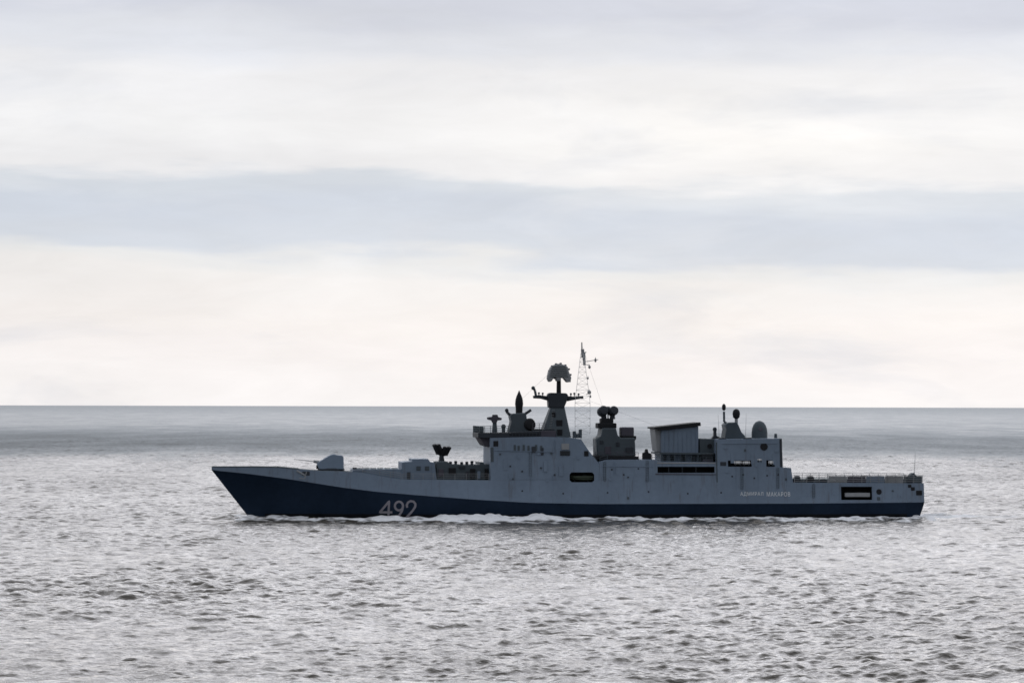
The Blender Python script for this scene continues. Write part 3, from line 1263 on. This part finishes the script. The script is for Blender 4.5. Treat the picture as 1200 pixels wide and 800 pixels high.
for (xa, ya), (xb, yb) in (((580, 527.5), (650, 529.5)), ((706, 546), (765, 546.5)), ((846, 519.5), (912, 519)), ((720, 541), (720, 556)), ((650, 515), (650, 528))):
    mb = MB()
    a, b = on_side(xa, ya), on_side(xb, yb)
    mb.tube((a[0], tside(*a) + .08, a[1]), (b[0], tside(*b) + .08, b[1]), .055, n=6)
    mb.done('pipe_run', 'side_grey_paint', hull)
# weld seams on the long side: shallow vertical strips
for x in (596, 622, 648, 716, 742, 772, 800, 828, 862, 888, 912, 945, 970, 1045):
    mb = MB()
    a, b = on_side(x, 568 if x > 930 else 548 if x > 840 else 557), on_side(x, 587)
    mb.prism([(a[0], b[1]), (a[0] + .07, b[1]), (a[0] + .07, a[1]), (a[0], a[1])], lambda s, z: tside(s, z) + .02, lambda s, z: tside(s, z) - .04)
    mb.done('weld_seam', 'side_grey_paint', hull)

# ------------------------------------------------------------------ flight deck and stern
railz = []
q0 = on_side(931, 565)
pts = []
for px in (931, 960, 1000, 1040, 1081):
    a = on_side(px, 565.6)
    pts.append((a[0], tside(*a), a[1]))
railing('deck_railing', pts, 1.35, ship, 'light_grey', .045, 1.5, 4)
railing('deck_railing', [(s, -t, z) for s, t, z in pts], 1.35, ship, 'light_grey', .045, 1.5, 4)
# raised flight deck, a little inboard
mb = MB()
pp(mb, [(930, 567), (930, 561.5), (1080, 561.2), (1080, 567)], 5.9)
fd = mb.done('flight_deck', 'mast_grey', ship, bevel=.03)
# folded safety nets along the deck edge
for i, x in enumerate((971, 993, 1015, 1037, 1059)):
    mb = MB()
    pp(mb, [(x, 565.8), (x, 557.4), (x + 21.5, 557.4), (x + 21.5, 565.8)], 6.75, 6.70)
    o = mb.done('safety_net', ('light_grey', 'purple_grey', 'side_grey_paint', 'light_grey', 'mast_grey')[i], fd)
for x0, y0, x1, y1, m_ in ((931.5, 557.2, 938.5, 565.8, 'dark_grey'), (946.5, 557.6, 954.5, 566.4, 'black_and_bay_shade'), (960, 561, 969, 566.2, 'dark_grey')):
    mb = MB()
    w = x1 - x0
    pp(mb, [(x0, y1), (x0 - 1, (y0 + y1) / 2), (x0 + 1.5, y0), (x1 - 1, y0), (x1, (y0 + y1) / 2), (x1 - 2, y1)], 6.9, 5.6)
    mb.done('mooring_winch', m_, ship, bevel=.1)
mb = MB()
pp(mb, [(970.5, 566.2), (972, 562), (976, 560.8), (980, 562.6), (981, 566.2)], 6.9, 5.8)
mb.done('mooring_drum', 'light_grey', ship, bevel=.1)
# opening in the stern quarter: pale roller beam across it
a, b = on_side(990.5, 577.2), on_side(1020, 582)
mb = MB()
mb.prism([(a[0], b[1]), (b[0], b[1]), (b[0], a[1]), (a[0], a[1])], lambda s, z: tside(s, z) - .15, lambda s, z: tside(s, z) - .9)
mb.done('roller_beam', 'light_grey', hull, bevel=.08)
for (x0, y0, x1, y1) in ((983.8, 568.4, 1023.6, 569.8), (983.8, 585.7, 1023.6, 586.9), (983.8, 569.8, 985.3, 585.7), (1022.2, 569.8, 1023.6, 585.7)):
    side_panel('opening_frame', x0, y0, x1, y1, 'side_grey_paint', hull, .06, .12)
mb = MB()
a = on_side(1030, 576)
mb.lathe((a[0], tside(*a), a[1]), [(.48, -.2), (.48, .06)], axis=(0, 1, TUM), n=16)
mb.done('fairlead', 'black_and_bay_shade', hull)
side_panel('hatch', 1027.8, 582.0, 1031.5, 586, 'mast_grey', hull, .03, .06)
for x0, y0, x1, y1 in ((1064, 567.5, 1068, 571), (1067.5, 570.5, 1072, 574.5), (1073.5, 574.5, 1080.5, 580)):
    side_panel('fairlead', x0, y0, x1, y1, 'black_and_bay_shade', hull, .05, .12)
side_panel('hatch', 1063, 557.5, 1069, 566, 'dark_grey', hull, .02, .05)
# flagstaff
mb = MB()
mb.tube(p3(1071, 566, 0), p3(1072.5, 531, 0), .05, .03, 8)
mb.tube(p3(1068, 564, 0), p3(1071.5, 552, 0), .05, .05, 6)
fs_ = mb.done('flagstaff', 'light_grey', ship)
mb = MB()
pp(mb, [(1066, 561.5), (1067, 556), (1071, 553.5), (1074, 557), (1076, 561.5)], .9)
mb.done('stern_light_housing', 'mast_grey', ship, bevel=.08)
# foredeck railing
pts = []
for px in (404, 425, 445, 470):
    t = 6
    a = on_side(px, interp([(404, 552.2), (425, 553.8), (445, 557.8), (470, 561.8)], px))
    pts.append((a[0], tside(*a) - .15, a[1] + .02))
railing('deck_railing', pts, 1.05, ship, 'light_grey', .03, 1.6, 3)
pts = []
for px in (472, 520, 573):
    a = on_side(px, 562)
    pts.append((a[0], tside(*a) - .15, a[1]))
railing('deck_railing', pts, 1.05, ship, 'light_grey', .03, 1.6, 3)
for x in (300, 308, 318, 326):
    mb = MB()
    q = p3(x, 548.5, 1.0)
    mb.tube(q, (q[0], q[1], q[2] + .3), .16, n=8)
    mb.done('bollard', 'dark_grey', ship)


# ------------------------------------------------------------------ things carried by the ship
def place(o, s, t, z, rz=0.0):
    o.location = to_world(s, t, z)
    o.rotation_euler = (0, 0, YAW + rz)


# boat in the side bay
boat = bpy.data.objects.new('ship_boat', None)
scene.collection.objects.link(boat)
a = on_side(683.5, 564.2)
place(boat, a[0], tside(*a) - 2.2, a[1] - .1)
tag(boat, 'small grey-green boat stowed in the dark side bay of the warship', 'boat')


def rigid_hull():
    bm = MB()
    st = [(-1.9, .03, .55), (-1.5, .38, .42), (-.9, .62, .3), (0, .72, .22), (1.0, .72, .22), (1.8, .68, .25)]
    rows = []
    for s, b, k in st:
        rows.append([bm.bm.verts.new(v3(s, y, z)) for y, z in ((-b, .85), (-b * .8, k + .2), (0, k), (b * .8, k + .2), (b, .85))])
    for p_, q_ in zip(rows[:-1], rows[1:]):
        for i in range(4):
            bm.bm.faces.new([p_[i], p_[i + 1], q_[i + 1], q_[i]])
        bm.bm.faces.new([p_[4], p_[0], q_[0], q_[4]])
    bm.bm.faces.new(rows[0])
    bm.bm.faces.new(rows[-1])
    return bm


rigid_hull().done('hull', 'boat_green', boat)
mb = MB()
for sd in (1, -1):
    mb.path([(-1.95, 0, .95), (-1.45, .42 * sd, .92), (-.9, .66 * sd, .9), (0, .76 * sd, .9), (1.9, .74 * sd, .9)], .2, 10)
mb.done('tube', 'boat_green', boat)
mb = MB()
mb.box(.2, .9, -.25, .25, .8, 1.3)
mb.done('console', 'dark_grey', boat, bevel=.05)
for q in (-1.3, 1.0):
    mb = MB()
    mb.box(q, q + .2, -.3, .3, -.08, .33)
    mb.done('cradle', 'dark_grey', boat)


# white life rafts in the hangar-side recess
def liferaft(px, py, length, r, label):
    root = bpy.data.objects.new('life_raft', None)
    scene.collection.objects.link(root)
    a = on_side(px, py)
    place(root, a[0], tside(*a) - .02, a[1] - r)
    tag(root, label, 'life raft', 'white life raft canisters on the hangar side')
    mb = MB()
    mb.lathe((0, 0, r), [(.05, -length / 2), (r * .8, -length / 2 + .03), (r, -length / 2 + .14), (r, length / 2 - .14), (r * .8, length / 2 - .03), (.05, length / 2)], axis=(1, 0, 0), n=18)
    mb.done('canister', 'white_paint', root)
    for q in (-.3, .3):
        mb = MB()
        mb.lathe((q * length, 0, r), [(r + .015, -.03), (r + .015, .03)], axis=(1, 0, 0), n=18)
        mb.done('strap', 'dark_grey', root)
        mb = MB()
        mb.prism([(q * length - .06, -.22), (q * length + .06, -.22), (q * length + .06, .2), (q * length - .06, .2)], r * .9, -r * .9)
        mb.done('cradle', 'dark_grey', root)
    return root


liferaft(864.6, 541.8, 1.35, .25, 'white life raft canister at the forward end of the hangar side recess')
liferaft(874.6, 542.0, 1.35, .25, 'white life raft canister in the hangar side recess, aft one of the long pair')
liferaft(890.2, 538.6, .8, .16, 'smallest white life raft canister, alone between the two hangar side recesses')
liferaft(903.2, 541.8, .85, .30, 'stubby white life raft canister alone in the small aft recess of the hangar')

# ------------------------------------------------------------------ sea
rng = np.random.default_rng(11)
COMP = []
for i in range(140):
    lam = math.exp(rng.uniform(math.log(0.5), math.log(10.0)))
    ang = rng.normal(0, 0.8) + math.pi / 2 + 0.30
    k = 2 * math.pi / lam
    # steepness per component, falling for the long swell
    st = 0.029 * (1.0 if lam < 4 else (4 / lam) ** 0.9)
    COMP.append((k * math.cos(ang), k * math.sin(ang), st / k, rng.uniform(0, 2 * math.pi), lam))


def vnoise(x, y, seed):
    """smooth value noise, unit lattice"""
    xi = np.floor(x).astype(np.int64)
    yi = np.floor(y).astype(np.int64)
    fx = x - xi
    fy = y - yi
    fx = fx * fx * (3 - 2 * fx)
    fy = fy * fy * (3 - 2 * fy)

    def h(a, b):
        n = (a * 374761393 + b * 668265263 + seed * 1442695041) & 0x7fffffff
        n = ((n ^ (n >> 13)) * 1274126177) & 0x7fffffff
        return ((n ^ (n >> 16)) & 0xffff) / 65535.0
    return (h(xi, yi) * (1 - fx) + h(xi + 1, yi) * fx) * (1 - fy) + (h(xi, yi + 1) * (1 - fx) + h(xi + 1, yi + 1) * fx) * fy


def fbm(x, y, seed, o=3):
    r = 0
    a = .5
    tot = 0
    for i in range(o):
        r = r + a * vnoise(x * 2 ** i, y * 2 ** i, seed + i * 17)
        tot += a
        a *= .5
    return r / tot


GROW = 0.00085
DA = 0.00055
rows_y = [110.0]
while rows_y[-1] < 7000:
    g = GROW if rows_y[-1] > 205 else 0.004
    if rows_y[-1] > 1800:
        g = 0.0022
    rows_y.append(rows_y[-1] * (1 + g))
rows_y = np.array(rows_y)
AMAX = 0.25
cols = np.arange(-AMAX, AMAX + DA, DA)
NR, NC = len(rows_y), len(cols)
print("sea grid", NR, NC, NR * NC)
YY = np.repeat(rows_y[:, None], NC, 1).astype(np.float32)
XX = (rows_y[:, None] * cols[None, :]).astype(np.float32)
Hh = np.zeros_like(XX)
dyrow = np.gradient(rows_y)
# gusts: patches where the small waves are steeper or flatter
gust = (0.42 + 1.3 * fbm(XX / 34.0 + 50, YY / 62.0 + 9, 5, 3)).astype(np.float32)
for kx, ky, A, ph, lam in COMP:
    need = 2.6 * np.maximum(dyrow, rows_y * DA)
    w = np.clip((lam - need) / need + 0.5, 0, 1).astype(np.float32)
    rsel = w > 0
    if not rsel.any():
        continue
    arg = kx * XX[rsel] + ky * YY[rsel] + ph
    sn = np.sin(arg)
    hgt = sn - 0.22 * np.cos(2 * arg)
    Hh[rsel] += (A * w[rsel][:, None]) * hgt * (gust[rsel] if lam < 9 else 1.0)

# the ship's own waves and foam, in the ship's frame
ss = (XX - ROOT.x) * CA + (YY - ROOT.y) * SA
tt = -(-(XX - ROOT.x) * SA + (YY - ROOT.y) * CA)
fore = ss + HL                       # distance aft of the bow tip
wbt = np.interp(fore, [a for a, _ in WB], [b for _, b in WB]).astype(np.float32)
dist = np.abs(tt) - wbt              # distance off the waterline
near = np.exp(-np.clip(dist, 0, 50) / 1.1)
inb = (fore > 4) & (fore < LEN + 1)


def bump(c, w):
    return np.exp(-((fore - c) / w) ** 2)


foam = np.zeros_like(XX)
cl = fbm(ss / 2.2 + 40, tt / 1.5 + 40, 77, 3)
fl = fbm(ss / 6.0 + 90, tt / 9.0 + 20, 33, 2)
rag = fbm(ss / 1.6 + 300, tt / 4.0 + 12, 91, 3)
ridge = np.exp(-((dist - 3.2) / (3.0 + 2.4 * fl)) ** 2) * inb
side = np.exp(-np.clip(dist, 0, 99) / (1.2 + 3.2 * fl)) * inb
along = 0.27 + 0.75 * bump(31, 5) + 0.6 * bump(39.5, 1.5) + 1.5 * bump(47, 6.5) + 1.0 * bump(56, 2.5) + .35 * bump(68, 4) + .45 * bump(92, 6) + .5 * bump(116, 6)
foam += (side + .8 * ridge) * along * (0.35 + 1.2 * cl) * (0.4 + 1.1 * rag)
reach = np.exp(-np.clip(dist, 0, 99) / 9.0) * inb * (dist > 0)
foam += reach * np.clip((cl * .6 + rag * .5) - .41, 0, 1) * 4.6 * (0.7 + .8 * bump(35, 14) + .7 * bump(52, 10) + .5 * bump(115, 14))
Hh += (ridge * (0.08 + 0.42 * fl + 0.72 * rag) * (0.34 + 0.55 * bump(31, 5) + .5 * bump(39.5, 1.5) + 1.25 * bump(47, 6.5) + .95 * bump(56, 3) + .4 * bump(68, 5) + .5 * bump(92, 7) + .4 * bump(116, 6) + .35 * bump(9, 3))).astype(np.float32)
Hh += (0.75 * np.exp(-(tt / 1.6) ** 2) * bump(3.2, 2.8)).astype(np.float32)
# diverging bow crest
off = np.abs(tt) - (0.9 + (fore - 8) * 0.16)
crest = np.exp(-(off / (0.5 + np.clip(fore, 0, 90) * .012)) ** 2) * (fore > 6) * np.exp(-np.clip(fore - 6, 0, 200) / 45)
Hh += (0.28 * crest).astype(np.float32)
foam += 0.45 * crest * (cl > .52) * cl
# wake astern
wk = (fore > LEN - 2)
wka = np.clip(fore - LEN + 2, 0, 400)
wake = wk * np.exp(-(np.abs(tt) / (6.0 + wka * .05)) ** 4) * np.exp(-wka / 14.0)
foam += wake * (0.7 + 1.4 * cl)
Hh += (wake * (.1 + .35 * np.sin(wka * .6 + 1.0) + .5 * rag)).astype(np.float32)
edge = wk * np.exp(-((np.abs(tt) - 5.5 - wka * .12) / .8) ** 2) * np.exp(-wka / 9)
Hh += (edge * .6).astype(np.float32)
foam += edge * .5 * cl
foam = np.clip((foam - 0.22) * 2.4, 0, 1)
# a few small whitecaps
foam = foam.astype(np.float32)

# outer sheet: rows continue, far beyond the horizon, flattening
far_y = [rows_y[-1]]
while far_y[-1] < 90000:
    far_y.append(far_y[-1] * 1.12)
far_y = np.array(far_y[1:])
fc_cols = cols
FY = np.repeat(far_y[:, None], NC, 1).astype(np.float32)
FX = (far_y[:, None] * cols[None, :]).astype(np.float32)
VX = np.concatenate([XX, FX], 0)
VY = np.concatenate([YY, FY], 0)
VZ = np.concatenate([Hh, np.zeros_like(FX)], 0)
VF = np.concatenate([foam, np.zeros_like(FX)], 0)
nr = VX.shape[0]
co = np.stack([VX, VY, VZ], -1).reshape(-1, 3).astype(np.float32)
nv = co.shape[0]
# wide low sheet all round (and under) the detailed water
BIG = 100000.0
extra = np.array([[-BIG, -BIG, -2.2], [BIG, -BIG, -2.2], [BIG, BIG, -2.2], [-BIG, BIG, -2.2]], dtype=np.float32)
co = np.concatenate([co, extra], 0)
idx = np.arange(nr * NC, dtype=np.int32).reshape(nr, NC)
quads = np.stack([idx[:-1, :-1], idx[:-1, 1:], idx[1:, 1:], idx[1:, :-1]], -1).reshape(-1, 4)
quads = np.concatenate([quads, np.array([[nv, nv + 1, nv + 2, nv + 3]], dtype=np.int32)], 0)
nf = quads.shape[0]
me = bpy.data.meshes.new('sea')
me.vertices.add(co.shape[0])
me.vertices.foreach_set('co', co.ravel())
me.loops.add(nf * 4)
me.loops.foreach_set('vertex_index', quads.ravel())
me.polygons.add(nf)
me.polygons.foreach_set('loop_start', np.arange(0, nf * 4, 4, dtype=np.int32))
me.polygons.foreach_set('use_smooth', np.ones(nf, dtype=bool))
me.update(calc_edges=True)
at = me.attributes.new('foam', 'FLOAT', 'POINT')
at.data.foreach_set('value', np.concatenate([VF.ravel(), np.zeros(4, np.float32)]))
sea = bpy.data.objects.new('sea', me)
scene.collection.objects.link(sea)
tag(sea, kind='structure')

mt = bpy.data.materials.new('sea_water')
mt.use_nodes = True
t = NT(mt.node_tree)
mt.node_tree.nodes.clear()
mo = t.n('ShaderNodeOutputMaterial')
geo = t.n('ShaderNodeNewGeometry')
pos = geo.outputs['Position']
sp = t.n('ShaderNodeSeparateXYZ')
t.link(pos, sp.inputs[0])
wx, wy, wz = sp.outputs
rr_ = t.math('SQRT', t.math('ADD', t.math('MULTIPLY', wx, wx), t.math('MULTIPLY', wy, wy)))
lg = t.math('LOGARITHM', t.math('MAXIMUM', rr_, 10.0), 10.0)
# wind patches in world space
pv = t.xyz(t.math('MULTIPLY', wx, 1 / 260.0), t.math('MULTIPLY', wy, 1 / 600.0), 0.3)
patch = t.noise(pv, 1.0, 4.0, 0.55)
pv2 = t.xyz(t.math('MULTIPLY', wx, 1 / 30.0), t.math('MULTIPLY', wy, 1 / 150.0), 4.3)
mott = t.noise(pv2, 1.0, 7.0, 0.68)
lg = t.math('ADD', lg, math.log10(4690.0 / FPX))
lgw = t.math('ADD', lg, t.math('MULTIPLY', t.math('SUBTRACT', patch, 0.5), 0.22))
# reflection scaled by camera distance: water brightness painted in, with a far dark band
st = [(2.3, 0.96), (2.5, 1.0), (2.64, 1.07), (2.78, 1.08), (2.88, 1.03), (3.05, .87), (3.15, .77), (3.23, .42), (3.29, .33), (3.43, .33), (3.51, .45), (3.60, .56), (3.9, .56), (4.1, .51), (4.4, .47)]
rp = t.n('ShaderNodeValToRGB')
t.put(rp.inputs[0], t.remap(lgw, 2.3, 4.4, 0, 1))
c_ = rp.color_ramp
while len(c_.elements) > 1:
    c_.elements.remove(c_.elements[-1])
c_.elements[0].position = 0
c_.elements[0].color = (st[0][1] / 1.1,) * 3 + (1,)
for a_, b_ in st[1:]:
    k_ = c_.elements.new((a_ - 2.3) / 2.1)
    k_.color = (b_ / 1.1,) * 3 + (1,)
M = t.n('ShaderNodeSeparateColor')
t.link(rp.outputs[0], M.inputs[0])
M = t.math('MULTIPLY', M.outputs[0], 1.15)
# the painted dark band is slightly weaker to the right
dark_band = t.math('MULTIPLY', t.remap(lg, 3.15, 3.26, 0, 1, smooth=True), t.remap(lg, 3.44, 3.56, 1, 0, smooth=True))
thin = t.math('MULTIPLY', dark_band, t.remap(wx, -150, 330, 0.0, 0.06, smooth=True))
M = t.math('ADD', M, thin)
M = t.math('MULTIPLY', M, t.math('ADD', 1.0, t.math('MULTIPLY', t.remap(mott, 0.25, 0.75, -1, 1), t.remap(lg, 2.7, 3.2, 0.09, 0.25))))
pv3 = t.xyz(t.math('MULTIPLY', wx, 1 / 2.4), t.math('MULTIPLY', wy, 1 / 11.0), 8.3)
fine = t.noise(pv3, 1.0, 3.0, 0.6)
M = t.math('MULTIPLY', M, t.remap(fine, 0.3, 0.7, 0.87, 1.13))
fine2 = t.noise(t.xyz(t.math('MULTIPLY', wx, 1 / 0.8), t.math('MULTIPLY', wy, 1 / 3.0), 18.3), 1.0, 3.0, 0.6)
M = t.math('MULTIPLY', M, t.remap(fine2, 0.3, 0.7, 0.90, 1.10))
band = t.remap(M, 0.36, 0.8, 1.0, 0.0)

# small ripples
mp = t.n('ShaderNodeMapping')
mp.inputs['Scale'].default_value = (0.75, 1.0, 1.0)
t.link(pos, mp.inputs[0])
nA = t.noise(mp.outputs[0], 1.9, 4.0, 0.6, 0.3)
bmp = t.n('ShaderNodeBump')
bmp.inputs['Strength'].default_value = 1.0
bmp.inputs['Distance'].default_value = 0.12
t.link(nA, bmp.inputs['Height'])
gl = t.n('ShaderNodeBsdfGlossy')
gl.distribution = 'GGX'
ro = t.remap(lg, 2.6, 3.3, 0.06, 0.30)
t.put(gl.inputs['Roughness'], t.math('ADD', ro, t.math('MULTIPLY', band, 0.06)))
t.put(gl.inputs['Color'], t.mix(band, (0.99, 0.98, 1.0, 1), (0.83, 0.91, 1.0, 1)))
t.link(bmp.outputs[0], gl.inputs['Normal'])
df = t.n('ShaderNodeBsdfDiffuse')
df.inputs['Color'].default_value = (0.062, 0.052, 0.036, 1)
t.link(bmp.outputs[0], df.inputs['Normal'])
fr = t.n('ShaderNodeFresnel')
fr.inputs['IOR'].default_value = 1.333
t.link(bmp.outputs[0], fr.inputs['Normal'])
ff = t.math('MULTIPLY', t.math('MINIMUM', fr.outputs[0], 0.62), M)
wmix = t.n('ShaderNodeMixShader')
t.link(ff, wmix.inputs[0])
t.link(df.outputs[0], wmix.inputs[1])
t.link(gl.outputs[0], wmix.inputs[2])
fo_ = t.n('ShaderNodeAttribute', attribute_name='foam')
fn = t.noise(pos, 2.2, 4.0, 0.65)
ffm = t.math('MULTIPLY', fo_.outputs['Fac'], t.remap(fn, 0.30, 0.48, 0.72, 1.0))
fd1 = t.n('ShaderNodeBsdfDiffuse')
fd1.inputs['Color'].default_value = (0.95, 0.95, 0.96, 1)
fd2 = t.n('ShaderNodeBsdfTranslucent')
fd2.inputs['Color'].default_value = (0.95, 0.95, 0.96, 1)
fd_ = t.n('ShaderNodeMixShader')
fd_.inputs[0].default_value = 0.0
t.link(fd1.outputs[0], fd_.inputs[1])
t.link(fd2.outputs[0], fd_.inputs[2])
fm_ = t.n('ShaderNodeMixShader')
t.link(ffm, fm_.inputs[0])
t.link(wmix.outputs[0], fm_.inputs[1])
t.link(fd_.outputs[0], fm_.inputs[2])
t.link(fm_.outputs[0], mo.inputs[0])
me.materials.append(mt)
